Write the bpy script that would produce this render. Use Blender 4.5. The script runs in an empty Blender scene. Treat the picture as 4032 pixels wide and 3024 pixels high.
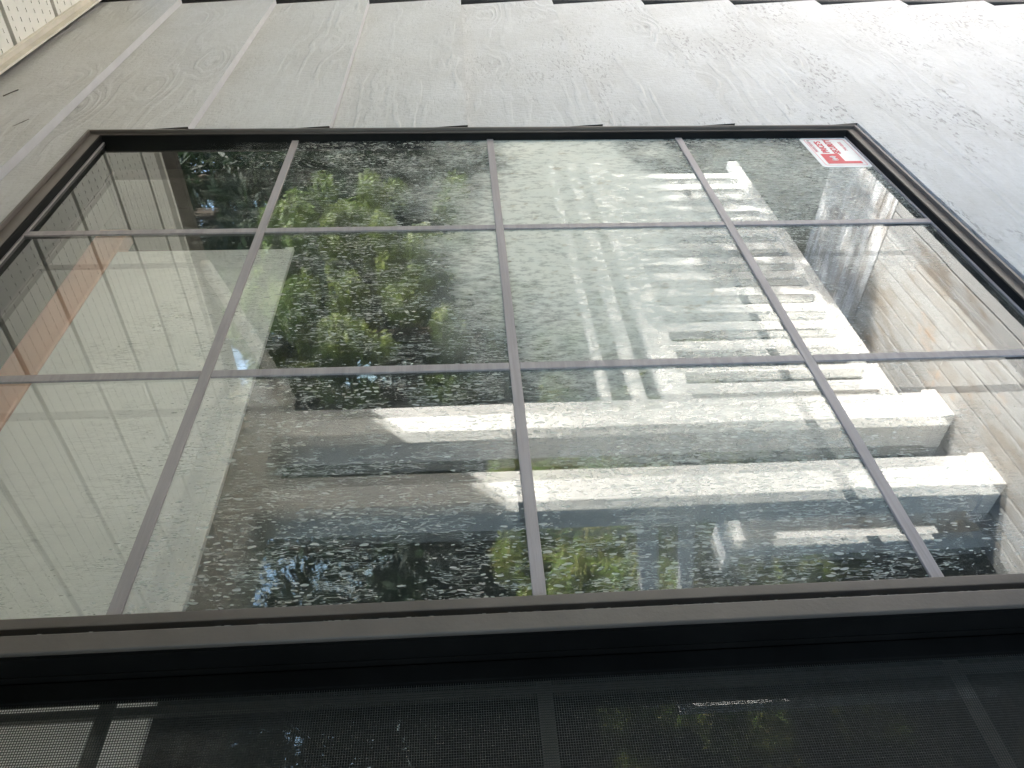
import bpy, math, random
import numpy as np
from mathutils import Vector, Matrix

random.seed(7); rng = np.random.default_rng(11)
S = bpy.context.scene
COL = S.collection
EYE = 1.6                      # camera height above the porch floor (z = 0)

# ------------------------------------------------------------------ camera
cam = bpy.data.cameras.new('camera'); camo = bpy.data.objects.new('camera', cam); COL.objects.link(camo)
cam.sensor_width = 36; cam.sensor_fit = 'HORIZONTAL'; cam.lens = 26.507
cam.clip_start = .02; cam.clip_end = 400
Rr = ((-0.06567387, -0.01917083, -0.99765697), (0.64448905, -0.76411008, -0.02774247), (0.76178790, 0.64480095, -0.06253746))
M = Matrix.Identity(4)
for i in range(3):
    M[i][0] = Rr[0][i]; M[i][1] = Rr[1][i]; M[i][2] = -Rr[2][i]
M[0][3], M[1][3], M[2][3] = 0, -.475, EYE
camo.matrix_world = M
S.camera = camo

# ------------------------------------------------------------------ light
AZ, EL = math.radians(58), math.radians(29)
sunv = Vector((math.cos(AZ)*math.cos(EL), math.sin(AZ)*math.cos(EL), math.sin(EL)))
W = bpy.data.worlds.new('World'); S.world = W; W.use_nodes = True
wn = W.node_tree; wn.nodes.clear()
sky = wn.nodes.new('ShaderNodeTexSky'); sky.sky_type = 'NISHITA'; sky.sun_disc = False
sky.sun_elevation = EL; sky.sun_rotation = math.pi/2-AZ
bg = wn.nodes.new('ShaderNodeBackground'); bg.inputs[1].default_value = .14
wo = wn.nodes.new('ShaderNodeOutputWorld')
wn.links.new(sky.outputs[0], bg.inputs[0]); wn.links.new(bg.outputs[0], wo.inputs[0])
sl = bpy.data.lights.new('sun', 'SUN'); sl.energy = 5.0; sl.angle = math.radians(.5); sl.color = (1, .965, .93)
so = bpy.data.objects.new('sun', sl); COL.objects.link(so)
so.rotation_euler = sunv.to_track_quat('Z', 'Y').to_euler(); so.location = (5, 5, 8)
S.view_settings.view_transform = 'Standard'; S.view_settings.look = 'None'
S.view_settings.gamma = 1; S.view_settings.use_curve_mapping = False
S.view_settings.exposure = 2.70
S.render.engine = 'CYCLES'
S.cycles.max_bounces = 14; S.cycles.transparent_max_bounces = 24; S.cycles.glossy_bounces = 6
S.cycles.diffuse_bounces = 5; S.cycles.transmission_bounces = 4

# ------------------------------------------------------------------ helpers
class NT:
    """small node-building helper"""
    def __init__(s, name, coord='Object'):
        s.m = bpy.data.materials.new(name); s.m.use_nodes = True
        s.t = s.m.node_tree; s.t.nodes.clear()
        s.out = s.t.nodes.new('ShaderNodeOutputMaterial')
        s.tc = s.t.nodes.new('ShaderNodeTexCoord'); s.co = s.tc.outputs[coord]
    def n(s, typ, **kw):
        nd = s.t.nodes.new(typ)
        for k, v in kw.items():
            if k.startswith('i_'): nd.inputs[k[2:].replace('_', ' ')].default_value = v
            else: setattr(nd, k, v)
        return nd
    def l(s, a, b): s.t.links.new(a, b)
    def put(s, inp, v):
        if hasattr(v, 'is_linked') or isinstance(v, bpy.types.NodeSocket): s.l(v, inp)
        else: inp.default_value = v
    def math(s, op, a, b=0.0, c=None, clamp=False):
        nd = s.t.nodes.new('ShaderNodeMath'); nd.operation = op; nd.use_clamp = clamp
        s.put(nd.inputs[0], a); s.put(nd.inputs[1], b)
        if c is not None: s.put(nd.inputs[2], c)
        return nd.outputs[0]
    def map(s, scale=(1, 1, 1), loc=(0, 0, 0), vec=None, rot=(0, 0, 0)):
        nd = s.t.nodes.new('ShaderNodeMapping'); s.l(vec or s.co, nd.inputs[0])
        nd.inputs['Scale'].default_value = scale; nd.inputs['Rotation'].default_value = rot
        s.put(nd.inputs['Location'], loc)
        return nd.outputs[0]
    def noise(s, scale, detail=3, rough=.55, vec=None, dist=0.0):
        nd = s.t.nodes.new('ShaderNodeTexNoise'); s.l(vec or s.co, nd.inputs['Vector'])
        nd.inputs['Scale'].default_value = scale; nd.inputs['Detail'].default_value = detail
        nd.inputs['Roughness'].default_value = rough; nd.inputs['Distortion'].default_value = dist
        return nd.outputs['Fac']
    def voro(s, scale, vec=None, rand=1.0):
        nd = s.t.nodes.new('ShaderNodeTexVoronoi'); s.l(vec or s.co, nd.inputs['Vector'])
        nd.inputs['Scale'].default_value = scale; nd.inputs['Randomness'].default_value = rand
        return nd.outputs['Distance'], nd.outputs['Color']
    def ramp(s, fac, a, b, va=0.0, vb=1.0, smooth=True):
        nd = s.t.nodes.new('ShaderNodeMapRange'); nd.interpolation_type = 'SMOOTHSTEP' if smooth else 'LINEAR'
        s.put(nd.inputs[0], fac); s.put(nd.inputs[1], a); s.put(nd.inputs[2], b); s.put(nd.inputs[3], va); s.put(nd.inputs[4], vb)
        return nd.outputs[0]
    def mix(s, fac, a, b):
        nd = s.t.nodes.new('ShaderNodeMix'); nd.data_type = 'RGBA'
        s.put(nd.inputs['Factor'], fac)
        for k, v in ((6, a), (7, b)):
            if isinstance(v, bpy.types.NodeSocket): s.l(v, nd.inputs[k])
            else: nd.inputs[k].default_value = (*v, 1) if len(v) == 3 else v
        return nd.outputs[2]
    def bump(s, h, strength=.5, dist=.002, normal=None):
        nd = s.t.nodes.new('ShaderNodeBump'); nd.inputs['Strength'].default_value = strength
        nd.inputs['Distance'].default_value = dist; s.l(h, nd.inputs['Height'])
        if normal is not None: s.l(normal, nd.inputs['Normal'])
        return nd.outputs[0]
    def bsdf(s, color, rough=.6, normal=None, spec=.5, metal=0.0, subs=None):
        nd = s.t.nodes.new('ShaderNodeBsdfPrincipled')
        if isinstance(color, bpy.types.NodeSocket): s.l(color, nd.inputs['Base Color'])
        else: nd.inputs['Base Color'].default_value = (*color, 1)
        s.put(nd.inputs['Roughness'], rough); nd.inputs['Specular IOR Level'].default_value = spec
        nd.inputs['Metallic'].default_value = metal
        if normal is not None: s.l(normal, nd.inputs['Normal'])
        return nd.outputs[0]
    def sep(s, vec=None):
        nd = s.t.nodes.new('ShaderNodeSeparateXYZ'); s.l(vec or s.co, nd.inputs[0]); return nd.outputs
    def comb(s, x, y, z):
        nd = s.t.nodes.new('ShaderNodeCombineXYZ')
        for i, v in enumerate((x, y, z)): s.put(nd.inputs[i], v)
        return nd.outputs[0]
    def add(s, a, b):
        nd = s.t.nodes.new('ShaderNodeVectorMath'); nd.operation = 'ADD'; s.put(nd.inputs[0], a); s.put(nd.inputs[1], b); return nd.outputs[0]
    def done(s, sh): s.l(sh, s.out.inputs[0]); return s.m

class MB:
    """collects boxes, prisms and quads into ONE mesh"""
    def __init__(s): s.v = []; s.f = []
    def quad(s, a, b, c, d):
        n = len(s.v); s.v += [a, b, c, d]; s.f.append((n, n+1, n+2, n+3)); return s
    def hexa(s, p):   # 8 points: bottom 4 then top 4
        n = len(s.v); s.v += [tuple(q) for q in p]
        for f in ((3, 2, 1, 0), (4, 5, 6, 7), (0, 1, 5, 4), (1, 2, 6, 5), (2, 3, 7, 6), (3, 0, 4, 7)): s.f.append(tuple(n+i for i in f))
        return s
    def box(s, x0, x1, y0, y1, z0, z1):
        return s.hexa([(x0, y0, z0), (x1, y0, z0), (x1, y1, z0), (x0, y1, z0), (x0, y0, z1), (x1, y0, z1), (x1, y1, z1), (x0, y1, z1)])
    def prism(s, poly, a0, a1, axis):
        """extrude a 2-D polygon along an axis"""
        def P(u, v, a): return {'x': (a, u, v), 'y': (u, a, v), 'z': (u, v, a)}[axis]
        n = len(s.v); k = len(poly)
        s.v += [P(u, v, a0) for u, v in poly]+[P(u, v, a1) for u, v in poly]
        s.f.append(tuple(n+i for i in range(k))[::-1]); s.f.append(tuple(n+k+i for i in range(k)))
        for i in range(k):
            j = (i+1) % k; s.f.append((n+i, n+j, n+k+j, n+k+i))
        return s
    def tube(s, pts, r, sides=5):
        n0 = len(s.v); pts = [Vector(p) for p in pts]
        for i, p in enumerate(pts):
            t = (pts[min(i+1, len(pts)-1)]-pts[max(i-1, 0)]).normalized()
            a = t.orthogonal().normalized(); b = t.cross(a)
            rr = r[i] if isinstance(r, (list, tuple)) else r
            for k in range(sides):
                an = 2*math.pi*k/sides; s.v.append(tuple(p+(a*math.cos(an)+b*math.sin(an))*rr))
        for i in range(len(pts)-1):
            for k in range(sides):
                k2 = (k+1) % sides; s.f.append((n0+i*sides+k, n0+i*sides+k2, n0+(i+1)*sides+k2, n0+(i+1)*sides+k))
        s.f.append(tuple(n0+k for k in range(sides))[::-1]); s.f.append(tuple(n0+(len(pts)-1)*sides+k for k in range(sides)))
        return s
    def build(s, name, mat, parent=None, bevel=0, fix=True, loc=None):
        me = bpy.data.meshes.new(name); me.from_pydata(s.v, [], s.f); me.update()
        if fix:
            import bmesh
            bm = bmesh.new(); bm.from_mesh(me); bmesh.ops.recalc_face_normals(bm, faces=bm.faces); bm.to_mesh(me); bm.free()
        me.materials.append(mat)
        o = bpy.data.objects.new(name, me); COL.objects.link(o)
        if parent: o.parent = parent; o.matrix_parent_inverse = Matrix.Translation(-parent.location)
        if loc is not None: o.location = loc
        if bevel:
            b = o.modifiers.new('bevel', 'BEVEL'); b.width = bevel; b.segments = 2; b.limit_method = 'ANGLE'; b.angle_limit = math.radians(40)
            b.harden_normals = False
        return o
def thing(name, label, cat, loc=(0, 0, 0), group=None):
    o = bpy.data.objects.new(name, None); COL.objects.link(o); o.location = loc; o.empty_display_size = .1
    return tag(o, label, cat, group)
def tag(o, label=None, cat=None, group=None, kind=None):
    if label: o['label'] = label
    if cat: o['category'] = cat
    if group: o['group'] = group
    if kind: o['kind'] = kind
    return o
def dup(src, parent, loc=None):
    o = src.copy(); COL.objects.link(o); o.parent = parent; o.matrix_parent_inverse = src.matrix_parent_inverse.copy()
    if loc is not None: o.location = loc
    return o
Z = lambda z: z+EYE

# ------------------------------------------------------------------ materials
def mat_siding():
    N = NT('painted_cedar_siding'); oi = N.n('ShaderNodeObjectInfo')
    sh = N.math('MULTIPLY', oi.outputs['Random'], 37.0)
    c = N.add(N.co, N.comb(sh, 0.0, N.math('MULTIPLY', sh, .37)))
    x, y, z = N.sep(c)
    # knots pull the grain lines around them
    kd, kc = N.voro(2.6, N.map((1.0, .0, 2.1), vec=c))
    pull = N.ramp(kd, 0.0, .34, 1.0, 0.0)
    warp = N.noise(2.2, 3, .5, N.map((1.3, 0, 6.5), vec=c))
    g = N.math('ADD', N.math('MULTIPLY', z, 150.0), N.math('ADD', N.math('MULTIPLY', pull, 15.0), N.math('MULTIPLY', warp, 34.0)))
    ring = N.math('SINE', N.math('MULTIPLY', g, 1.0))
    ring = N.ramp(ring, -.2, 1.0, 0, 1)
    area = N.ramp(N.noise(3.0, 2, .5, N.map((.8, 0, 3.5), vec=c)), .44, .6, .05, 1.0)   # rings only show in places
    area = N.math('MAXIMUM', area, N.math('MULTIPLY', pull, 1.3))
    fine = N.noise(60, 4, .65, N.map((1.0, 0, 7.0), vec=c))
    saw = N.noise(260, 3, .6, N.map((1.0, 1.0, .35), vec=c))
    h = N.math('ADD', N.math('MULTIPLY', N.math('MULTIPLY', ring, area), .85), N.math('ADD', N.math('MULTIPLY', fine, .55), N.math('MULTIPLY', saw, 1.5)))
    # small pits where the rough wood shows through
    pm = N.ramp(N.noise(4.5, 3, .6, N.map((.9, 0, 2.0), vec=c)), .45, .60, 0, 1)
    low = N.ramp(N.sep()[2], Z(.3), Z(-.75), .22, 1.0)
    pit = N.ramp(N.noise(190, 2, .6, N.map((.32, 1, 1.0), vec=c, rot=(0, .18, 0))), .56, .64, 0, 1)
    pit = N.math('MULTIPLY', pit, N.math('MULTIPLY', pm, low))
    core = N.ramp(kd, .0, .05, .7, 0.0)
    stain = N.noise(7, 4, .6, c)
    base = N.mix(N.ramp(stain, .35, .7), (.562, .560, .562), (.513, .508, .503))
    base = N.mix(N.math('MULTIPLY', N.ramp(fine, .42, .34, 0, 1), .35), base, (.36, .35, .335))
    base = N.mix(N.math('MULTIPLY', N.math('MULTIPLY', N.ramp(ring, .5, .0, 0, 1), area), .14), base, (.30, .29, .275))
    col = N.mix(N.math('MAXIMUM', N.math('MULTIPLY', pit, .55), N.math('MULTIPLY', core, .9)), base, (.20, .19, .18))
    mot = N.ramp(N.noise(130, 3, .7, N.map((.35, 1, 1), vec=c)), .3, .7, .0, .16)
    col = N.mix(mot, col, (.33, .32, .30))
    hh = N.math('SUBTRACT', h, N.math('MULTIPLY', pit, 1.2))
    return N.done(N.bsdf(col, .62, N.bump(hh, .68, .0020), .35))
M_SIDING = mat_siding()

def mat_simple(name, col, rough=.6, var=.08, scale=12, bump=0.0, bscale=80, spec=.5, metal=0.0, stretch=(1, 1, 1)):
    N = NT(name)
    v = N.noise(scale, 4, .6, N.map(stretch))
    c = N.mix(N.ramp(v, .3, .7), tuple(q*(1-var) for q in col), tuple(min(1, q*(1+var)) for q in col))
    nm = None
    if bump: nm = N.bump(N.noise(bscale, 3, .6, N.map(stretch)), bump, .001)
    return N.done(N.bsdf(c, rough, nm, spec, metal))
M_BUTT = mat_simple('painted_board_edge', (.57, .565, .585), .6, .04, 30)
M_BRONZE = mat_simple('bronze_aluminium', (.125, .105, .092), .42, .16, 9, .15, 300, .6, stretch=(1, 1, 1))
M_RECESS = mat_simple('black_recess', (.010, .010, .010), .7, .2, spec=.15)  # near-black for the shaded reveal and the stile groove
M_FRAME_SHADE = mat_simple('black_frame_and_shade', (.0065, .0062, .006), .7, .3, spec=.08)  # black screen frame; also stands for shade on the stile side
M_MUNTIN = mat_simple('brushed_grille_bar', (.34, .305, .31), .5, .12, 30, .3, 200, .5, stretch=(.3, 1, 6))
M_WHITE = mat_simple('white_porch_paint', (.84, .815, .775), .5, .05, 6, .15, 90)
M_CREAM = mat_simple('cream_soffit_metal', (.84, .82, .77), .45, .03, 7, .08, 60)
M_GROOVE = mat_simple('soffit_groove', (.30, .295, .27), .6, .05)
M_TRIM = mat_simple('cream_trim', (.70, .65, .57), .5, .08, 20, .2, 60)
M_BROWN = mat_simple('brown_fascia', (.072, .058, .05), .55, .12, 14, .2, 90)
M_DARKTRIM = mat_simple('charcoal_corner', (.035, .035, .035), .6, .2)
M_DARK = mat_simple('unlit_lining', (.02, .02, .02), .9, .1)
M_ENDGRAIN = mat_simple('sheathing', (.05, .045, .04), .9, .2)
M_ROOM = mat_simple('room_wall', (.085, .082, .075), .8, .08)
M_SHADE = mat_simple('roller_shade_cloth', (.91, .90, .905), .8, .03, 9)
M_PEACH = mat_simple('peach_head_board', (.78, .42, .29), .6, .06, 5)
M_SOIL = mat_simple('bed_soil', (.022, .020, .017), .95, .4, 5, .6, 30)
M_WIRE = mat_simple('screen_wire', (.05, .049, .045), .55, .3, 400)

def mat_floor():
    N = NT('peeling_floor_paint'); oi = N.n('ShaderNodeObjectInfo')
    c = N.add(N.co, N.comb(N.math('MULTIPLY', oi.outputs['Random'], 23.0), 0.0, 0.0))
    big = N.noise(4.5, 4, .65, N.map((.55, 1.5, 1), vec=c))
    pat = N.noise(16, 5, .7, N.map((.3, 1.4, 1), vec=c))
    wear = N.ramp(N.math('ADD', big, N.math('MULTIPLY', pat, .5)), .72, .88)
    col = N.mix(wear, (.36, .348, .33), (.25, .21, .17))
    or_ = N.ramp(N.noise(9, 4, .7, N.map((.6, 1, 1), loc=(5, 3, 1), vec=c)), .6, .72)
    col = N.mix(N.math('MULTIPLY', or_, .55), col, (.52, .30, .16))
    gr = N.noise(60, 3, .6, N.map((.08, 1, 1), vec=c))
    col = N.mix(N.ramp(gr, .58, .72, 0, .45), col, (.28, .25, .22))
    return N.done(N.bsdf(col, .6, N.bump(gr, .5, .001), .3))
M_FLOOR = mat_floor()
def mat_floor_worn():
    N = NT('bare_weathered_board')
    gr = N.noise(50, 4, .7, N.map((1, .06, 1)))
    pat = N.noise(14, 5, .7, N.map((1.6, .3, 1)))
    col = N.mix(N.ramp(pat, .42, .6), (.38, .345, .31), (.66, .65, .64))
    col = N.mix(N.ramp(gr, .5, .7, 0, .6), col, (.14, .11, .09))
    return N.done(N.bsdf(col, .75, N.bump(gr, .6, .001), .2))
M_WORN = mat_floor_worn()

def mat_leaf(name, a, b, c3=None):
    N = NT(name)
    g = N.n('ShaderNodeNewGeometry'); oi = N.n('ShaderNodeObjectInfo')
    n1 = N.noise(1.7, 3, .6); n2 = g.outputs['Random Per Island']
    col = N.mix(N.ramp(n1, .35, .65), a, b)
    col = N.mix(N.math('MULTIPLY', n2, .6), col, c3 or tuple(q*.5 for q in a))
    d = N.bsdf(col, .55, None, .3)
    tr = N.n('ShaderNodeBsdfTranslucent'); N.l(col, tr.inputs[0])
    mx = N.n('ShaderNodeMixShader'); mx.inputs[0].default_value = .35
    N.l(d, mx.inputs[1]); N.l(tr.outputs[0], mx.inputs[2])
    return N.done(mx.outputs[0])
M_LEAF_DARK = mat_leaf('dark_needle_foliage', (.018, .036, .018), (.034, .058, .024))
M_LEAF_LIT = mat_leaf('yellow_green_foliage', (.11, .16, .035), (.21, .25, .05), (.05, .08, .025))
M_LEAF_SHRUB = mat_leaf('shrub_foliage', (.15, .27, .05), (.28, .36, .07), (.34, .20, .10))
M_BARK = mat_simple('tree_bark', (.07, .055, .042), .9, .3, 8, .8, 20, .2)
M_GRASS = mat_simple('woodland_floor', (.026, .026, .015), .95, .5, 1.4, .5, 8, .2)

# pane of glass with mineral spots and dust on its outer face
def mat_glass(name, dirt, amount=1.0):
    N = NT(name)
    x, y, z = N.sep()
    geo = N.n('ShaderNodeNewGeometry')
    fr = N.n('ShaderNodeFresnel'); fr.inputs[0].default_value = 1.52
    F = fr.outputs[0]
    R = N.math('DIVIDE', N.math('MULTIPLY', F, 2.0), N.math('ADD', F, 1.0))      # both faces of one pane
    front = N.math('SUBTRACT', 1.0, geo.outputs['Backfacing'])
    R = N.math('MULTIPLY', R, front)
    tr = N.n('ShaderNodeBsdfTransparent'); tr.inputs[0].default_value = (.990, .994, .989, 1)
    gl = N.n('ShaderNodeBsdfGlossy'); gl.inputs['Roughness'].default_value = 0.0; gl.inputs['Color'].default_value = (.97, 1, .985, 1)
    wav = N.noise(5.0, 1, .5, N.map((1, 1, .8)))
    N.l(N.bump(wav, .12, .002), gl.inputs['Normal'])
    m1 = N.n('ShaderNodeMixShader'); N.l(R, m1.inputs[0]); N.l(tr.outputs[0], m1.inputs[1]); N.l(gl.outputs[0], m1.inputs[2])
    if not dirt: return N.done(m1.outputs[0])
    # where the spray has reached: sheltered near the head, heavy in the middle
    edge = N.math('MULTIPLY', N.math('SUBTRACT', N.noise(5.5, 4, .6), .5), .34)
    zz = N.math('ADD', z, edge); xx = N.math('ADD', x, edge)
    dens = N.ramp(zz, Z(.42), Z(.14), .0, 1.0)
    low = N.ramp(N.math('ADD', zz, N.ramp(x, .55, 1.05, 0.0, .26)), Z(-.33), Z(-.50), 1.0, .38)
    near = N.ramp(x, .75, .35, 1.0, 1.0)
    dens = N.math('MULTIPLY', N.math('MULTIPLY', dens, low), amount)
    dx = N.math('DIVIDE', N.math('SUBTRACT', xx, .97), .56); dz = N.math('DIVIDE', N.math('SUBTRACT', zz, Z(-.15)), .215)
    rr = N.math('SQRT', N.math('ADD', N.math('MULTIPLY', dx, dx), N.math('MULTIPLY', dz, dz)))
    cen = N.ramp(rr, 1.12, .40, 0, 1)
    dx2 = N.math('DIVIDE', N.math('SUBTRACT', xx, .55), .34); dz2 = N.math('DIVIDE', N.math('SUBTRACT', zz, Z(-.20)), .17)
    rr2 = N.math('SQRT', N.math('ADD', N.math('MULTIPLY', dx2, dx2), N.math('MULTIPLY', dz2, dz2)))
    cen2 = N.ramp(rr2, 1.1, .2, 0, 1)
    dx3 = N.math('DIVIDE', N.math('SUBTRACT', xx, 1.02), .32); dz3 = N.math('DIVIDE', N.math('SUBTRACT', zz, Z(-.44)), .17)
    rr3 = N.math('SQRT', N.math('ADD', N.math('MULTIPLY', dx3, dx3), N.math('MULTIPLY', dz3, dz3)))
    cen3 = N.ramp(rr3, 1.1, .2, 0, 1)
    heavy = N.math('MULTIPLY', N.math('MAXIMUM', N.math('MAXIMUM', cen, N.math('MULTIPLY', cen3, .40)), N.math('MULTIPLY', cen2, .36)), amount)
    clump = N.ramp(N.noise(17, 4, .65, N.map((1, 1, .6))), .36, .62, .35, 1.15)
    wv = N.noise(70, 2, .5)
    wx = N.math('MULTIPLY', N.math('SUBTRACT', wv, .5), .0055)
    base_v = N.comb(N.math('ADD', x, wx), y, N.math('ADD', z, N.math('MULTIPLY', wx, .8)))
    def flecks(sx, sz, lo, hi, rot, loc):
        v = N.map((sx, 0, sz), loc, base_v, (0, rot, 0))
        d, cc = N.voro(1.0, v)
        cr = N.n('ShaderNodeSeparateColor'); N.l(cc, cr.inputs[0])
        keep = N.math('MULTIPLY', N.math('ADD', N.math('MULTIPLY', dens, 1.12), N.math('MULTIPLY', heavy, .9)), clump)
        rad = N.math('MULTIPLY', N.math('SUBTRACT', keep, cr.outputs[0]), .62)
        rad = N.math('MINIMUM', rad, N.math('MULTIPLY', cr.outputs[1], .46))
        return N.ramp(d, rad, N.math('SUBTRACT', rad, .10), 0.0, N.ramp(cr.outputs[2], 0, 1, lo, hi))
    f1 = flecks(520, 175, .4, 1.0, .12, (0, 0, 0))
    f2 = flecks(340, 104, .45, 1.0, -.18, (3.3, 0, 7.1))
    f3 = flecks(760, 300, .3, .8, .04, (9, 0, 2))
    # fine dried runs: long thin broken threads
    th = N.noise(90, 3, .55, N.map((2.6, 0, .24), vec=base_v, rot=(0, .10, 0)))
    thr = N.ramp(N.math('ABSOLUTE', N.math('SUBTRACT', th, .5)), .016, .004, 0, 1)
    th2 = N.noise(90, 3, .55, N.map((2.4, 0, .30), (4, 0, 1), base_v, (0, -.22, 0)))
    thr2 = N.ramp(N.math('ABSOLUTE', N.math('SUBTRACT', th2, .5)), .012, .003, 0, 1)
    gate = N.ramp(N.noise(26, 3, .6), .40, .56, 0, 1)
    threads = N.math('MULTIPLY', N.math('MULTIPLY', N.math('MAXIMUM', thr, thr2), gate), N.math('MULTIPLY', dens, .85))
    specks = N.math('MAXIMUM', N.math('MAXIMUM', f1, f2), N.math('MAXIMUM', N.math('MULTIPLY', f3, .8), threads))
    specks = N.math('MULTIPLY', specks, .70)
    film = N.math('ADD', N.math('MULTIPLY', heavy, 1.06), N.math('MULTIPLY', dens, .04))
    film = N.math('ADD', film, .010*amount)
    fn = N.ramp(N.noise(120, 4, .7, N.map((1.6, 1, .6))), .3, .7, .55, 1.25)
    film = N.math('MULTIPLY', film, fn)
    cover = N.math('SUBTRACT', 1.0, N.math('MULTIPLY', N.math('SUBTRACT', 1.0, specks), N.math('SUBTRACT', 1.0, film, clamp=True)), clamp=True)
    cover = N.math('MULTIPLY', cover, front)
    rust = N.ramp(N.noise(40, 3, .7, N.map((1.4, 1, .8), (2, 0, 4))), .60, .72, 0, 1)
    rust = N.math('MULTIPLY', rust, heavy)
    dc = N.mix(N.ramp(N.noise(30, 2, .5), .3, .7), (.54, .58, .55), (.64, .65, .60))
    dc = N.mix(N.math('MULTIPLY', heavy, .6), dc, (.72, .71, .62))
    dc = N.mix(N.math('MULTIPLY', rust, .6), dc, (.34, .28, .18))
    df = N.n('ShaderNodeBsdfDiffuse'); N.l(dc, df.inputs[0])
    m2 = N.n('ShaderNodeMixShader'); N.l(cover, m2.inputs[0]); N.l(m1.outputs[0], m2.inputs[1]); N.l(df.outputs[0], m2.inputs[2])
    return N.done(m2.outputs[0])
M_PANE_OUT = mat_glass('spotted_outer_glass', True, 1.0)
M_PANE_IN = mat_glass('clear_glass', False)

# ------------------------------------------------------------------ ground and garden
g = MB(); g.quad((-150, -150, -.55), (150, -150, -.55), (150, 150, -.55), (-150, 150, -.55))
tag(g.build('ground', M_GRASS, fix=False), kind='structure')
b = MB(); b.box(3.02, 6.5, -1.15, 1.5, -.54, -.42)
tag(b.build('flower_bed', M_SOIL), kind='structure')

# ------------------------------------------------------------------ porch floor
pf = thing('porch_floor', None, None); tag(pf, kind='structure')
bw = .0985
y = -.05; k = 0
while y > -1.37:
    y1 = max(y-bw+.0065, -1.40)
    jz = random.uniform(-.0012, .0012)
    MB().box(-1.2, 2.436, y1, y, -.022+jz, jz).build('board', M_FLOOR, pf, bevel=.002)
    y -= bw; k += 1
for xx in (2.440, 2.532, 2.624, 2.716, 2.808, 2.900):
    MB().box(xx, xx+.088, -1.40, -.04, -.022, 0.001).build('board', M_WORN, pf, bevel=.002)
MB().box(-1.2, 2.985, -1.385, 0, -.20, -.024).build('joists', M_DARK, pf); MB().box(-1.2, 2.99, -1.405, -1.386, -.22, -.024).build('rim_board', M_WHITE, pf)

# ------------------------------------------------------------------ house wall: every lapped board its own piece
wall = thing('siding_wall', 'pale grey painted lap siding wall around the dark framed window', 'wall', (0, 0, EYE))
PITCH = .2085; X0, X1 = -1.3, 1.893
WX0, WX1, WZ0, WZ1 = -.592, 1.1365, -.630, .549          # rough opening
def lap_build(m):
    o = m.build('siding_board', M_SIDING, wall); o.data.materials.append(M_ENDGRAIN); o.data.materials.append(M_BUTT)
    for p in o.data.polygons:
        if abs(p.normal.x) > .9: p.material_index = 1
        elif p.normal.z < -.9: p.material_index = 2
    return o
def lap(mb, x0, x1, z0, z1, zb):
    def yf(z): return -.0335+(z-zb)/PITCH*.0125
    if z1-z0 < .002 or x1-x0 < .002: return
    mb.hexa([(x0, yf(z0), Z(z0)), (x1, yf(z0), Z(z0)), (x1, -.016, Z(z0)), (x0, -.016, Z(z0)),
             (x0, yf(z1), Z(z1)), (x1, yf(z1), Z(z1)), (x1, -.016, Z(z1)), (x0, -.016, Z(z1))])
for k in range(-8, 4):
    zb = -.0155+PITCH*k; zt = min(zb+PITCH-.0005, .80)
    x1 = X1+random.uniform(-.002, .004)
    if zt <= WZ0 or zb >= WZ1:
        m = MB(); lap(m, X0, x1, zb, zt, zb); lap_build(m)
    else:
        z_lo, z_hi = max(zb, WZ0), min(zt, WZ1)
        if zb < WZ0 or zt > WZ1:       # notched board
            m = MB(); lap(m, X0, WX0, zb, zt, zb); lap(m, WX1, x1, zb, zt, zb)
            lap(m, WX0, WX1, zb, WZ0, zb); lap(m, WX0, WX1, WZ1, zt, zb)
            lap_build(m)
        else:
            m = MB(); lap(m, X0, WX0, zb, zt, zb); lap_build(m)
            m = MB(); lap(m, WX1, x1, zb, zt, zb); lap_build(m)
m = MB()
m.box(X0, WX0, -.0155, .10, 0, Z(.80)); m.box(WX1, 1.935, -.0155, .10, 0, Z(.80))
m.box(WX0, WX1, -.0155, .10, 0, Z(WZ0)); m.box(WX0, WX1, -.0155, .10, Z(WZ1), Z(.80))
m.build('sheathing', M_ENDGRAIN, wall)
MB().box(1.899, 1.96, -.030, -.0158, 0, Z(.79)).build('corner_trim', M_DARKTRIM, wall, bevel=.002)
m = MB(); m.box(1.937, 1.99, -.012, 5.5, -.5, Z(.80)); m.build('gable_wall', M_SIDING, wall)
m = MB(); m.box(-1.35, -1.302, -.03, 5.5, -.5, Z(.80)); m.build('end_wall', M_SIDING, wall)
# pine needles and grit lying against the boards
nd = MB()
for (X, zz) in ((1.28, .73), (1.15, .66)):
    nd.tube([(X, -.030, Z(zz)), (X+.015, -.031, Z(zz-.008)), (X+.026, -.031, Z(zz-.013))], .0009, 4)
nd.build('stuck_needle', M_BROWN, wall)

# ------------------------------------------------------------------ window
win = thing('sliding_window', 'dark bronze sliding window with spotted glass and flat grille bars', 'window', (0, 0, EYE))
ZS, ZH = -.6125, .528                    # sill and head reveals
JX = 1.127                              # far jamb reveal
NX = -.57
fr = MB()
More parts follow.
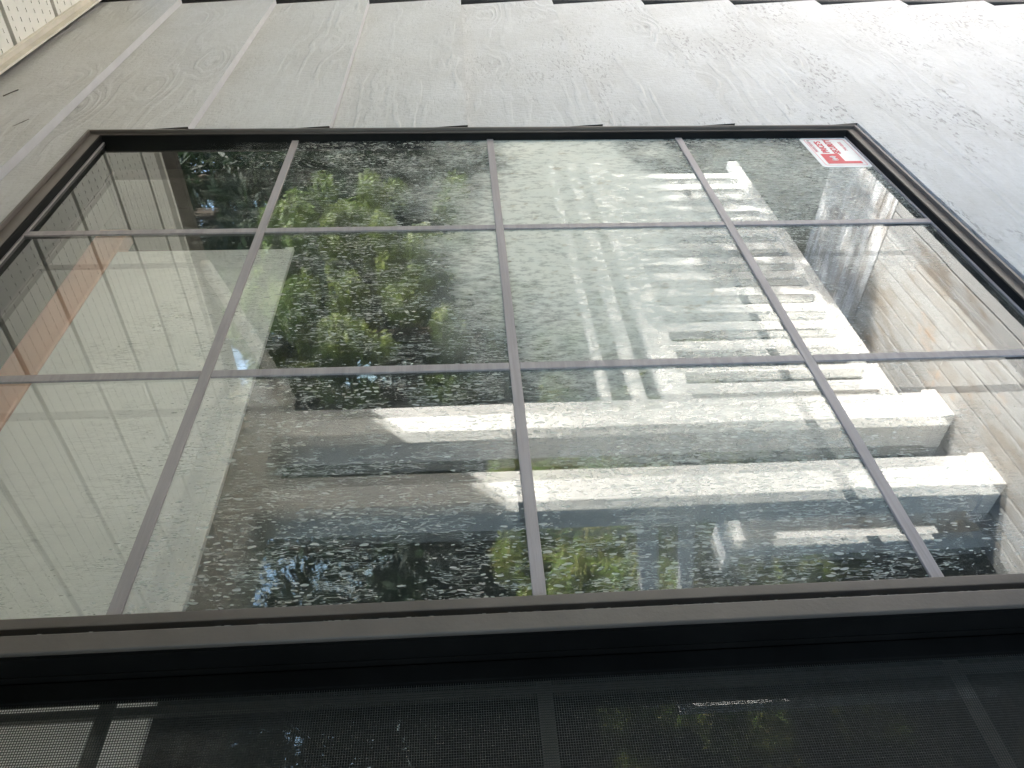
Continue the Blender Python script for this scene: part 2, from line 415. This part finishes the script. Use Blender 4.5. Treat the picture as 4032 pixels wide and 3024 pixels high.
# outer flange, four mitred members
def frame_ring(x0, x1, z0, z1, w, ya, yb, names, mat, parent, bevel=.0012):
    """mitred ring: outer size, member width w, from ya (front) to yb"""
    P = [((x0, z0), (x1, z0), (x1-w, z0+w), (x0+w, z0+w)), ((x1, z0), (x1, z1), (x1-w, z1-w), (x1-w, z0+w)),
         ((x1, z1), (x0, z1), (x0+w, z1-w), (x1-w, z1-w)), ((x0, z1), (x0, z0), (x0+w, z0+w), (x0+w, z1-w))]
    res = []
    for nm, poly in zip(names, P):
        q = [(u, Z(v)) for u, v in poly]
        mb = MB(); mb.prism(q, ya, yb, 'y'); res.append(mb.build(nm, mat, parent, bevel=bevel))
    return res
def mitred(x0, x1, z0, z1, xi0, xi1, zi0, zi1, ya, yb, names, mat, bevel):
    P = [((x0, z0), (x1, z0), (xi1, zi0), (xi0, zi0)), ((x1, z0), (x1, z1), (xi1, zi1), (xi1, zi0)),
         ((x1, z1), (x0, z1), (xi0, zi1), (xi1, zi1)), ((x0, z1), (x0, z0), (xi0, zi0), (xi0, zi1))]
    for nm, poly in zip(names, P):
        MB().prism([(u, Z(v)) for u, v in poly], ya, yb, 'y').build(nm, mat, win, bevel=bevel)
OX0, OX1, OZ0, OZ1 = NX-.016, JX+.0068, ZS-.0135, ZH+.018
mitred(OX0, OX1, OZ0, OZ1, NX, JX, ZS, ZH, -.0260, .03, ['sill', 'jamb', 'head', 'jamb'], M_BRONZE, .0010)
# thin raised lip on the outside edge of the flange
mitred(OX0-.0002, OX1+.0002, OZ0-.0002, OZ1+.0002, OX0+.0035, OX1-.003, OZ0+.0035, OZ1-.0035, -.0315, -.0262, ['flange_lip']*4, M_BRONZE, .0005)
# inner step of the reveal, its shade put in as near-black colour
rv = MB()
rv.box(.25, JX-.0015, -.0255, .028, Z(ZH-.0025), Z(ZH+.0002))
rv.box(JX-.003, JX+.0002, -.0255, .028, Z(ZS), Z(ZH))
rv.box(.25, JX-.0015, -.0255, .028, Z(ZS-.0002), Z(ZS+.0022))
rv.build('reveal_shade', M_RECESS, win)
# slim paler glazing bead along the glass at sill and head
gb = MB()
gb.box(.30, JX-.004, -.0165, -.0145, Z(ZS+.0025), Z(ZS+.0045)); gb.box(.30, JX-.004, -.0165, -.0145, Z(ZH-.0048), Z(ZH-.0028))
gb.build('glazing_bead', M_MUNTIN, win)
# fixed sash
fs = thing('fixed_sash', None, None, (0, 0, EYE)); fs.parent = win; fs.matrix_parent_inverse = Matrix.Translation(-win.location)
MB().box(.292, JX-.0005, -.0140, -.0100, Z(ZS-.001), Z(ZH+.001)).build('glass_pane', M_PANE_OUT, fs)
MB().box(.292, JX-.0005, .0080, .0120, Z(ZS-.001), Z(ZH+.001)).build('inner_pane', M_PANE_IN, fs)
MZ = (.2528, -.0506, -.3540); KF = .9665      # grille bars are stuck on the outer face of the glass
for mz in MZ:
    MB().box(.3072, JX-.0035, -.0168, -.0142, Z(mz*KF-.0050), Z(mz*KF+.0050)).build('grille_bar', M_MUNTIN, fs, bevel=.0006)
zz = [ZS+.0025, MZ[2]*KF, MZ[1]*KF, MZ[0]*KF, ZH-.003]
for xa in (.8768*KF, .5890*KF):
    for q in range(4):
        a = zz[q]+(.0053 if q else 0); c = zz[q+1]-(.0053 if q < 3 else 0)
        MB().box(xa-.0050, xa+.0050, -.0167, -.0142, Z(a), Z(c)).build('grille_bar', M_MUNTIN, fs, bevel=.0006)
# meeting stile: inner strip, groove, outer strip
MB().box(.2985, .3070, -.0205, .02, Z(ZS), Z(ZH)).build('stile_inner_strip', M_BRONZE, fs, bevel=.0008)
MB().box(.2900, .2984, -.0130, .02, Z(ZS), Z(ZH)).build('stile_groove', M_RECESS, fs)
MB().box(.2764, .2899, -.0272, .02, Z(ZS), Z(ZH)).build('stile_outer_strip', M_BRONZE, fs, bevel=.0010)
MB().box(.2740, .2763, -.0235, .02, Z(ZS), Z(ZH)).build('stile_side', M_FRAME_SHADE, fs)  # bronze side face coloured near-black to hold its shade
MB().box(.2732, .2739, -.0030, .0030, Z(ZS), Z(ZH)).build('weather_strip', M_FRAME_SHADE, fs)
# insect screen: woven wire mesh in its own slim frame
sc = thing('screen_panel', None, None, (0, 0, EYE)); sc.parent = win; sc.matrix_parent_inverse = Matrix.Translation(-win.location)
sx0, sx1 = NX, .2731
MB().box(.2600, sx1, .0045, .0120, Z(ZS), Z(ZH)).build('screen_stile', M_FRAME_SHADE, sc, bevel=.0006)
MB().box(sx0, sx0+.015, .0050, .0120, Z(ZS), Z(ZH)).build('screen_stile', M_FRAME_SHADE, sc)
MB().box(sx0+.015, .2600, .0050, .0120, Z(ZH-.012), Z(ZH)).build('screen_rail', M_FRAME_SHADE, sc)
MB().box(sx0+.015, .2600, .0050, .0120, Z(ZS), Z(ZS+.012)).build('screen_rail', M_FRAME_SHADE, sc)
wm = MB(); r = .00018; yw = .0085
n = 0; zc = ZS+.012
while zc < ZH-.012:
    wm.box(sx0+.015, .2600, yw-r, yw+r, Z(zc-r), Z(zc+r)); zc += .00165
xc = sx0+.015
while xc < .2600:
    wm.box(xc-r, xc+r, yw+.0004-r, yw+.0004+r, Z(ZS+.012), Z(ZH-.012)); xc += .00165
tag(wm.build('wire_mesh', M_WIRE, sc, fix=False), kind='stuff')
# sliding sash behind the screen
ss = thing('sliding_sash', None, None, (0, 0, EYE)); ss.parent = win; ss.matrix_parent_inverse = Matrix.Translation(-win.location)
MB().box(NX, .292, .0300, .0340, Z(ZS), Z(ZH)).build('glass_pane', M_PANE_IN, ss)
for mz in MZ:
    MB().box(NX, .290, .0372, .0385, Z(mz-.0055), Z(mz+.0055)).build('grille_bar', M_BRONZE, ss)
MB().box(.2658, .2715, .0390, .0450, Z(ZS), Z(ZH)).build('stile', M_BRONZE, ss)
for xa in (-.01, -.28):
    MB().box(xa-.005, xa+.005, .0390, .0440, Z(ZS), Z(ZH)).build('grille_bar', M_BRONZE, ss)

# room behind the window
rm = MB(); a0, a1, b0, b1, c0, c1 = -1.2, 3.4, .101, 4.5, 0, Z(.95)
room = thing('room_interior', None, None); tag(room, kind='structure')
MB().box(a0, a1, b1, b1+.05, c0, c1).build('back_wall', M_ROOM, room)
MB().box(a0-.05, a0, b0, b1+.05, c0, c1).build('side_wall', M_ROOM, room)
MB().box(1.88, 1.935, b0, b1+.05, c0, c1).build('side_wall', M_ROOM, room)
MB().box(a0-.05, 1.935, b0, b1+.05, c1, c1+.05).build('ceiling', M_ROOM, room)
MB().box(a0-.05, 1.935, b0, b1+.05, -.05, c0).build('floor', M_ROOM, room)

# roller shade with its peach head board hanging just inside the glass
rs = thing('roller_shade', 'white roller shade half lowered behind the upper part of the window', 'shade', (0, .1, Z(.5)))
m = MB(); m.box(-1.0, 1.010, .1035, .1055, Z(.262), Z(.505)); m.build('cloth', M_SHADE, rs)
m = MB(); m.box(-1.0, 1.012, .101, .108, Z(.249), Z(.2615)); m.build('hem_bar', M_SHADE, rs, bevel=.001)
m = MB(); m.box(-1.0, 1.075, .1015, .125, Z(.507), Z(.612)); m.build('head_board', M_PEACH, rs, bevel=.002)
m = MB(); m.tube([(-1.0, .114, Z(.495)), (1.01, .114, Z(.495))], .0075, 12); m.build('roller', M_WHITE, rs)

# ------------------------------------------------------------------ security sticker
FONT = None
def mat_flat(name, col, r=.35):
    N = NT(name); return N.done(N.bsdf(N.mix(N.ramp(N.noise(60, 3), .3, .7), col, tuple(q*.93 for q in col)), r, None, .4))
M_STW = mat_flat('sticker_white', (.80, .79, .78)); M_STR = mat_flat('sticker_red', (.60, .055, .07)); M_STP = mat_flat('sticker_pink_line', (.70, .30, .32)); M_STG = mat_flat('sticker_grey', (.25, .25, .22))
SX0, SX1, SZ0, SZ1 = 1.0155, 1.1225, -.6095, -.5335
stk = thing('security_sticker', 'white and red rectangular security company sticker in the glass corner', 'sticker', (SX0, -.0145, Z(SZ0)))
def rrect(x0, x1, z0, z1, r, n=6):
    pts = []
    for cx, cz, a in ((x1-r, z0+r, -90), (x1-r, z1-r, 0), (x0+r, z1-r, 90), (x0+r, z0+r, 180)):
        for i in range(n+1):
            t = math.radians(a+90*i/n); pts.append((cx+r*math.cos(t), Z(cz+r*math.sin(t))))
    return pts
MB().prism(rrect(SX0, SX1, SZ0, SZ1, .007), -.0146, -.0141, 'y').build('card', M_STW, stk)
L, H = SX1-SX0, SZ1-SZ0
def su(u): return SX0+u*L
def sv(v): return SZ0+v*H
bd = MB(); a = rrect(su(.055), su(.945), sv(.075), sv(.925), .0035); c = rrect(su(.055)+.0010, su(.945)-.0010, sv(.075)+.0010, sv(.925)-.0010, .0028)
for i in range(len(a)):
    j = (i+1) % len(a)
    bd.hexa([(a[i][0], -.0148, a[i][1]), (a[j][0], -.0148, a[j][1]), (c[j][0], -.0148, c[j][1]), (c[i][0], -.0148, c[i][1]),
             (a[i][0], -.0145, a[i][1]), (a[j][0], -.0145, a[j][1]), (c[j][0], -.0145, c[j][1]), (c[i][0], -.0145, c[i][1])])
bd.build('border_line', M_STP, stk)
MB().prism([(su(.11), Z(sv(.15))), (su(.185), Z(sv(.15))), (su(.185), Z(sv(.47))), (su(.43), Z(sv(.47))), (su(.43), Z(sv(.84))), (su(.11), Z(sv(.84)))], -.0149, -.0145, 'y').build('red_logo', M_STR, stk)
def text(body, u, v, hgt, width, mat, name, align='LEFT', y=-.0148, bold=0.0):
    cu = bpy.data.curves.new(name, 'FONT'); cu.body = body; cu.size = 1; cu.extrude = .02; cu.offset = bold
    cu.align_x = 'LEFT'; o = bpy.data.objects.new(name, cu); COL.objects.link(o)
    bpy.context.view_layer.update()
    dg = bpy.context.evaluated_depsgraph_get(); me = bpy.data.meshes.new_from_object(o.evaluated_get(dg))
    bpy.data.objects.remove(o); vs = np.array([q.co[:] for q in me.vertices])
    mn, mx = vs.min(0), vs.max(0); k = hgt/(mx[1]-mn[1]); kx = width/(mx[0]-mn[0])
    for q in me.vertices:
        p = q.co; q.co = (su(u)+(p[0]-mn[0])*kx, y+(-p[2])*.012, Z(sv(v))+(p[1]-mn[1])*k)
    me.materials.clear(); me.materials.append(mat)
    ob = bpy.data.objects.new(name, me); COL.objects.link(ob); ob.parent = stk; ob.matrix_parent_inverse = Matrix.Translation(-stk.location)
    return ob
text('PROTECTED BY', .50, .83, .0046, L*.36, M_STP, 'lettering', bold=.01)
text("PRICE'S", .47, .62, .0105, L*.40, M_STR, 'lettering', bold=.02)
text('SECURITY', .44, .40, .0105, L*.49, M_STR, 'lettering', bold=.02)
text('746-6055', .54, .20, .0048, L*.30, M_STP, 'lettering', bold=.01)
text('(qui)', .20, .585, .0095, L*.145, M_STW, 'emblem', y=-.0153, bold=.03)
MB().box(su(.88), su(.91), -.0148, -.0145, Z(sv(.83)), Z(sv(.875))).build('small_mark', M_STG, stk)

# ------------------------------------------------------------------ perforated porch ceiling
soff = thing('porch_ceiling', 'cream perforated metal soffit over the porch above the siding', 'ceiling', (0, 0, Z(.785)))
PW = .187; FLAT0 = .0165; CW = .0284; RWP = .017
def soffit_panel():
    m = MB(); z = 0.0
    y0, y1 = -.030, -1.36
    # groove between panels
    m.quad((0, y0, .008), (0, y1, .008), (.0145, y1, .008), (.0145, y0, .008))
    m.quad((0, y0, 0), (0, y1, 0), (0, y1, .008), (0, y0, .008))
    m.quad((.0145, y0, 0), (.0145, y1, 0), (.0145, y1, .008), (.0145, y0, .008))
    n = 6; x = .0145; w = (PW-.0145)/n
    for c in range(n):
        xa, xb = x+c*w, x+(c+1)*w; xm = (xa+xb)/2; h = .0014
        yy = y0-(.0085 if c % 2 else 0)
        if c % 2: m.quad((xa, y0, z), (xb, y0, z), (xb, yy, z), (xa, yy, z))
        while yy-RWP > y1:
            yb = yy-RWP; s0, s1 = yy-.005, yy-.0125
            m.quad((xa, yy, z), (xb, yy, z), (xm+h, s0, z), (xm-h, s0, z)); m.quad((xa, yb, z), (xb, yb, z), (xm+h, s1, z), (xm-h, s1, z))
            m.quad((xa, yy, z), (xm-h, s0, z), (xm-h, s1, z), (xa, yb, z)); m.quad((xb, yy, z), (xm+h, s0, z), (xm+h, s1, z), (xb, yb, z))
            m.quad((xm-h, s0, z), (xm-h, s1, z), (xm-h, s1, z+.003), (xm-h, s0, z+.003)); m.quad((xm+h, s0, z), (xm+h, s1, z), (xm+h, s1, z+.003), (xm+h, s0, z+.003))
            yy = yb
        m.quad((xa, yy, z), (xb, yy, z), (xb, y1, z), (xa, y1, z))
    o = m.build('soffit_panel', M_CREAM, None, fix=False)
    o.data.materials.append(M_GROOVE)
    for i in (0,): o.data.polygons[i].material_index = 1
    return o
p0 = soffit_panel(); xs = 1.4705+2*PW
first = True
while xs > -1.3:
    if first: o = p0; o.parent = soff; first = False
    else: o = dup(p0, soff)
    o.location = (xs, 0, 0); xs -= PW
# last strip cut at the fascia
MB().box(1.4705+3*PW, 1.4705+3*PW+.0, -1.36, -.03, Z(.785), Z(.787)) if False else None
MB().box(-1.5, 2.0, -1.36, -.02, Z(.797), Z(.80)).build('attic_lining', M_DARK, soff)
tr = MB(); tr.box(-1.3, 1.93, -.052, -.0375, Z(.7805), Z(.7850)); tr.box(-1.3, 1.93, -.0415, -.0372, Z(.7655), Z(.7805)); tr.box(-1.3, 1.93, -.0525, -.0505, Z(.7765), Z(.7806))
tr.build('wall_channel', M_TRIM, soff, bevel=.001)
roof = thing('porch_roof', 'brown edged porch roof and white header beam reflected in the window', 'roof', (0, 0, Z(.8)))
m = MB(); m.box(2.036, 2.06, -1.5, 5.6, Z(.775), Z(1.095)); m.build('gable_fascia', M_BROWN, roof)
m = MB(); m.box(1.945, 2.034, -1.37, -.0, Z(.775), Z(.80)); m.build('edge_board', M_BROWN, roof)
m = MB(); m.box(1.932, 1.944, -1.37, -.0, Z(.772), Z(.80)); m.build('edge_moulding', M_CREAM, roof)
m = MB(); m.box(-1.6, 2.60, -1.55, 5.6, Z(1.10), Z(1.16)); m.build('roof_deck', M_BROWN, roof)  # unseen overhang, extended to cast the shadow across the post tops
m = MB(); m.box(-1.6, 2.03, -1.50, -1.48, Z(.79), Z(1.095)); m.build('front_fascia', M_BROWN, roof)
m = MB(); m.box(-1.5, 2.03, -1.37, -1.20, Z(.60), Z(.784)); m.build('header_beam', M_WHITE, roof, bevel=.004)
m = MB(); m.prism([(-.74, Z(.784)), (-1.30, Z(.622)), (-1.30, Z(.585)), (-.74, Z(.752))], 1.995, 2.02, 'x'); m.build('rake_brace', M_WHITE, roof)

# ------------------------------------------------------------------ porch posts and railings (seen in the glass)
def post(x0, x1, d0, d1, z1, label, cap=False, z0=0.0, group=None):
    t = thing('porch_post' if not cap else 'newel_post', label, 'post', ((x0+x1)/2, -(d0+d1)/2, z0), group)
    MB().box(x0, x1, -d1, -d0, z0, z1).build('shaft', M_WHITE, t, bevel=.004)
    MB().box(x0-.006, x1+.006, -d1-.006, -d0+.006, z0, z0+.05).build('base_trim', M_WHITE, t, bevel=.004)
    if cap: MB().box(x0-.022, x1+.022, -d1-.022, -d0+.022, z1+.001, z1+.03).build('cap', M_WHITE, t, bevel=.006)
    return t
GP = 'square white posts along the porch edge'
post(1.724, 1.847, 1.2, 1.335, Z(.599), 'square white porch post beside the long railing, sunlit on its inner face', group=GP)
post(1.422, 1.546, 1.2, 1.325, Z(.599), 'square white porch post nearer the camera, next to the stair railing', group=GP)
post(1.71, 1.82, 1.80, 1.90, Z(-.99), 'short white newel post with square cap at the porch stairs', cap=True, z0=-.55)
rl = thing('porch_railing', 'long white porch railing with upright pickets seen in the glass reflection', 'railing', (3.0, -1.22, 0))
XA, XB = 1.849, 3.72
for (zc, hh, d) in ((-.475, .016, .0), (-.585, .022, .0), (-.715, .048, .0)):
    MB().box(XA, XB, -1.245, -1.205, Z(zc-hh), Z(zc+hh)).build('rail', M_WHITE, rl, bevel=.003)
MB().box(XA, XB, -1.245, -1.205, Z(-1.475), Z(-1.418)).build('bottom_rail', M_WHITE, rl, bevel=.004)
pk = None; xp = 1.905
while xp < XB-.05:
    if pk is None:
        pk = MB().box(-.029, .029, -.018, .018, -1.417+EYE, -.764+EYE).build('picket', M_WHITE, rl, bevel=.002); pk.matrix_parent_inverse = Matrix.Translation(-rl.location); pk.location = (xp, -1.226, 0)
    else:
        dup(pk, rl, (xp, -1.226, 0))
    xp += .118
# stair railing running outward and down from the nearer post
st = thing('stair_railing', 'short white stair railing stepping down from the porch beside the post', 'railing', (1.42, -1.7, 0))
def sloped(name, z, h, w=.04, y0=-1.327, y1=-2.35, sl=.16, x=1.425):
    m = MB(); m.hexa([(x-w/2, y1, Z(z-h)-sl*(y0-y1)), (x+w/2, y1, Z(z-h)-sl*(y0-y1)), (x+w/2, y0, Z(z-h)), (x-w/2, y0, Z(z-h)),
                      (x-w/2, y1, Z(z+h)-sl*(y0-y1)), (x+w/2, y1, Z(z+h)-sl*(y0-y1)), (x+w/2, y0, Z(z+h)), (x-w/2, y0, Z(z+h))])
    return m.build(name, M_WHITE, st, bevel=.003)
sloped('rail', -.535, .03); sloped('rail', -.655, .022)
MB().box(1.40, 1.45, -2.42, -2.352, -.55, .78).build('end_post', M_WHITE, st, bevel=.003)

# ------------------------------------------------------------------ trees and shrubs
def leaf_crown(n, clumps, size, needle=False, seed=1, droop=0.0):
    """many small leaf faces gathered in clumps; returns mesh"""
    r = np.random.default_rng(seed); P = []
    cl = np.array(clumps)                              # x,y,z,rx,rz
    wts = cl[:, 3]**2*cl[:, 4]; wts /= wts.sum()
    idx = r.choice(len(cl), n, p=wts)
    d = r.normal(size=(n, 3)); d /= np.linalg.norm(d, axis=1)[:, None]
    rad = r.uniform(.35, 1, n)**.5
    c = cl[idx]; pos = c[:, :3]+d*rad[:, None]*np.stack([c[:, 3], c[:, 3], c[:, 4]], 1)
    nrm = d*.8+r.normal(size=(n, 3))*.6+np.array([0, 0, .35]); nrm /= np.linalg.norm(nrm, axis=1)[:, None]
    t = np.cross(nrm, r.normal(size=(n, 3))); t /= np.linalg.norm(t, axis=1)[:, None]
    if needle: t[:, 2] -= droop; t /= np.linalg.norm(t, axis=1)[:, None]
    bt = np.cross(nrm, t)
    s = size*r.uniform(.6, 1.4, n); a = t*s[:, None]; b_ = bt*(s*(.22 if needle else .5))[:, None]
    V = np.empty((n, 4, 3)); V[:, 0] = pos-a; V[:, 1] = pos+b_; V[:, 2] = pos+a; V[:, 3] = pos-b_
    me = bpy.data.meshes.new('crown'); me.vertices.add(n*4); me.vertices.foreach_set('co', V.reshape(-1))
    me.loops.add(n*4); me.loops.foreach_set('vertex_index', np.arange(n*4)); me.polygons.add(n)
    me.polygons.foreach_set('loop_start', np.arange(n)*4); me.polygons.foreach_set('loop_total', np.full(n, 4)); me.update()
    return me
def conifer_clumps(h, r0, seed):
    r = random.Random(seed); out = []
    k = 0; z = h*.10
    while z < h:
        f = 1-(z/h); R = r0*(f**.8)+.08; m = max(3, int(7*f)+2)
        for i in range(m):
            a = 2*math.pi*i/m+r.uniform(-.4, .4)+z; rr = R*r.uniform(.45, .95)
            out.append((rr*math.cos(a), rr*math.sin(a), z+r.uniform(-.15, .15)-.1*rr, R*.34+.06, .16+R*.10))
        z += h*.052
    return out
def round_clumps(h0, h1, r0, n, seed):
    r = random.Random(seed); out = []
    for i in range(n):
        a = r.uniform(0, 2*math.pi); u = r.uniform(-1, 1); rr = r0*math.sqrt(1-u*u)*r.uniform(.5, 1.0)
        out.append((rr*math.cos(a), rr*math.sin(a), (h0+h1)/2+u*(h1-h0)/2, r0*r.uniform(.16, .34), r0*r.uniform(.14, .26)))
    return out
def trunk_mesh(h, r, seed, limbs=6, z_l=.35, spread=.5):
    q = random.Random(seed); m = MB(); pts = []; x = y = 0
    for i in range(7):
        f = i/6; pts.append((x, y, h*f)); x += q.uniform(-.05, .05); y += q.uniform(-.05, .05)
    m.tube(pts, [r*(1-.85*i/6) for i in range(7)], 8)
    for i in range(limbs):
        f = z_l+(1-z_l)*.85*i/limbs; a = q.uniform(0, 6.28); p = Vector(pts[int(f*6)]); L_ = h*spread*(1-f)*q.uniform(.5, .9)
        m.tube([p, p+Vector((math.cos(a)*L_*.5, math.sin(a)*L_*.5, L_*.25)), p+Vector((math.cos(a)*L_, math.sin(a)*L_, L_*.35))], [r*.32*(1-f)+.01, r*.2*(1-f)+.008, .006], 5)
    return m
con = []
for s in range(3):
    H = 7.5+s*.8
    con.append((leaf_crown(20000, conifer_clumps(H, 1.6+.12*s, s+3), .095, True, s, .45), trunk_mesh(H*.98, .14, s, 10, .2, .25), H))
for c in con: c[0].materials.append(M_LEAF_DARK)
def place_tree(kind, x, y, s, rz, name, label, group, z=-.55):
    t = thing(name, label, 'tree', (x, y, z), group); t.rotation_euler = (0, 0, rz); t.scale = (s, s, s)
    me, tm, H = kind
    c = bpy.data.objects.new('crown', me); COL.objects.link(c); c.parent = t
    if isinstance(tm, MB):
        tr_ = tm.build('trunk', M_BARK, None); tr_.parent = t
    return t
GT = 'dark evergreens beyond the porch railing'
spots = [(1.2, -13.5), (3.1, -7.4), (4.9, -8.8), (8.2, -7.9), (9.6, -5.6), (11.6, -6.7), (12.4, -4.2), (15.0, -5.2), (14.6, -2.6), (18.0, -3.4),
         (0.0, -11.5), (10.4, -4.5), (3.9, -12.2), (7.6, -11.8), (11.6, -10.6), (16.0, -9.0), (20.5, -6.0), (-2.0, -8.2), (-4.5, -9.5), (9.0, -3.7), (17.5, -.9), (-7, -8), (4.4, -5.2), (6.2, -4.9), (8.7, -4.1), (12.9, -5.9), (2.6, -12.6)]
for i, (x, y) in enumerate(spots):
    place_tree(con[i % 3], x, y, random.uniform(.85, 1.2), random.uniform(0, 6), 'conifer', 'dark evergreen tree in the reflected row beyond the porch railing', GT)
lit = (leaf_crown(36000, [(a_, b_, c_, d_*.62, e_*.62) for a_, b_, c_, d_, e_ in round_clumps(1.5, 4.0, 1.25, 120, 5)], .034, False, 21), trunk_mesh(3.8, .08, 31, 8, .3, .45), 4.6); lit[0].materials.append(M_LEAF_LIT)
place_tree(lit, 5.5, -3.4, 1.0, .5, 'leafy_tree', 'yellow green leafy tree catching the sun, reflected in the glass', None)
place_tree(lit, 4.95, 2.05, .40, 2.4, 'leafy_tree', 'small leafy tree added out of view past the house corner to shade part of the railing', None, z=1.15)  # unseen tree, added between sun and railing for its shade
GS = 'sunlit garden shrubs below the railing'
for i, (x, y, s) in enumerate([(2.05, -2.9, 1.0), (2.65, -3.3, 1.1), (1.55, -3.0, .9), (3.2, -3.5, 1.15), (3.9, -2.9, .95), (2.3, -2.6, .8), (4.9, -2.6, .9), (1.0, -3.2, .9), (3.1, -2.75, .8)]):
    t = thing('shrub', 'bushy green shrub with tan tips, reflected low beyond the railing', 'shrub', (x, y, -.56), GS); t.scale = (s*1.5, s*1.5, s*1.75)
    if i == 0:
        sm = leaf_crown(18000, round_clumps(.15, 1.0, .42, 26, 9), .021, True, 33, -.5); sm.materials.append(M_LEAF_SHRUB)
        stm = MB()
        for q in range(5):
            a = q*1.3; stm.tube([(0, 0, 0), (.12*math.cos(a), .12*math.sin(a), .4), (.22*math.cos(a), .22*math.sin(a), .75)], [.014, .01, .005], 5)
        so_ = stm.build('stem', M_BARK, None); so_.parent = t; sme = so_.data
    else:
        q = bpy.data.objects.new('stem', sme); COL.objects.link(q); q.parent = t
    c = bpy.data.objects.new('foliage', sm); COL.objects.link(c); c.parent = t
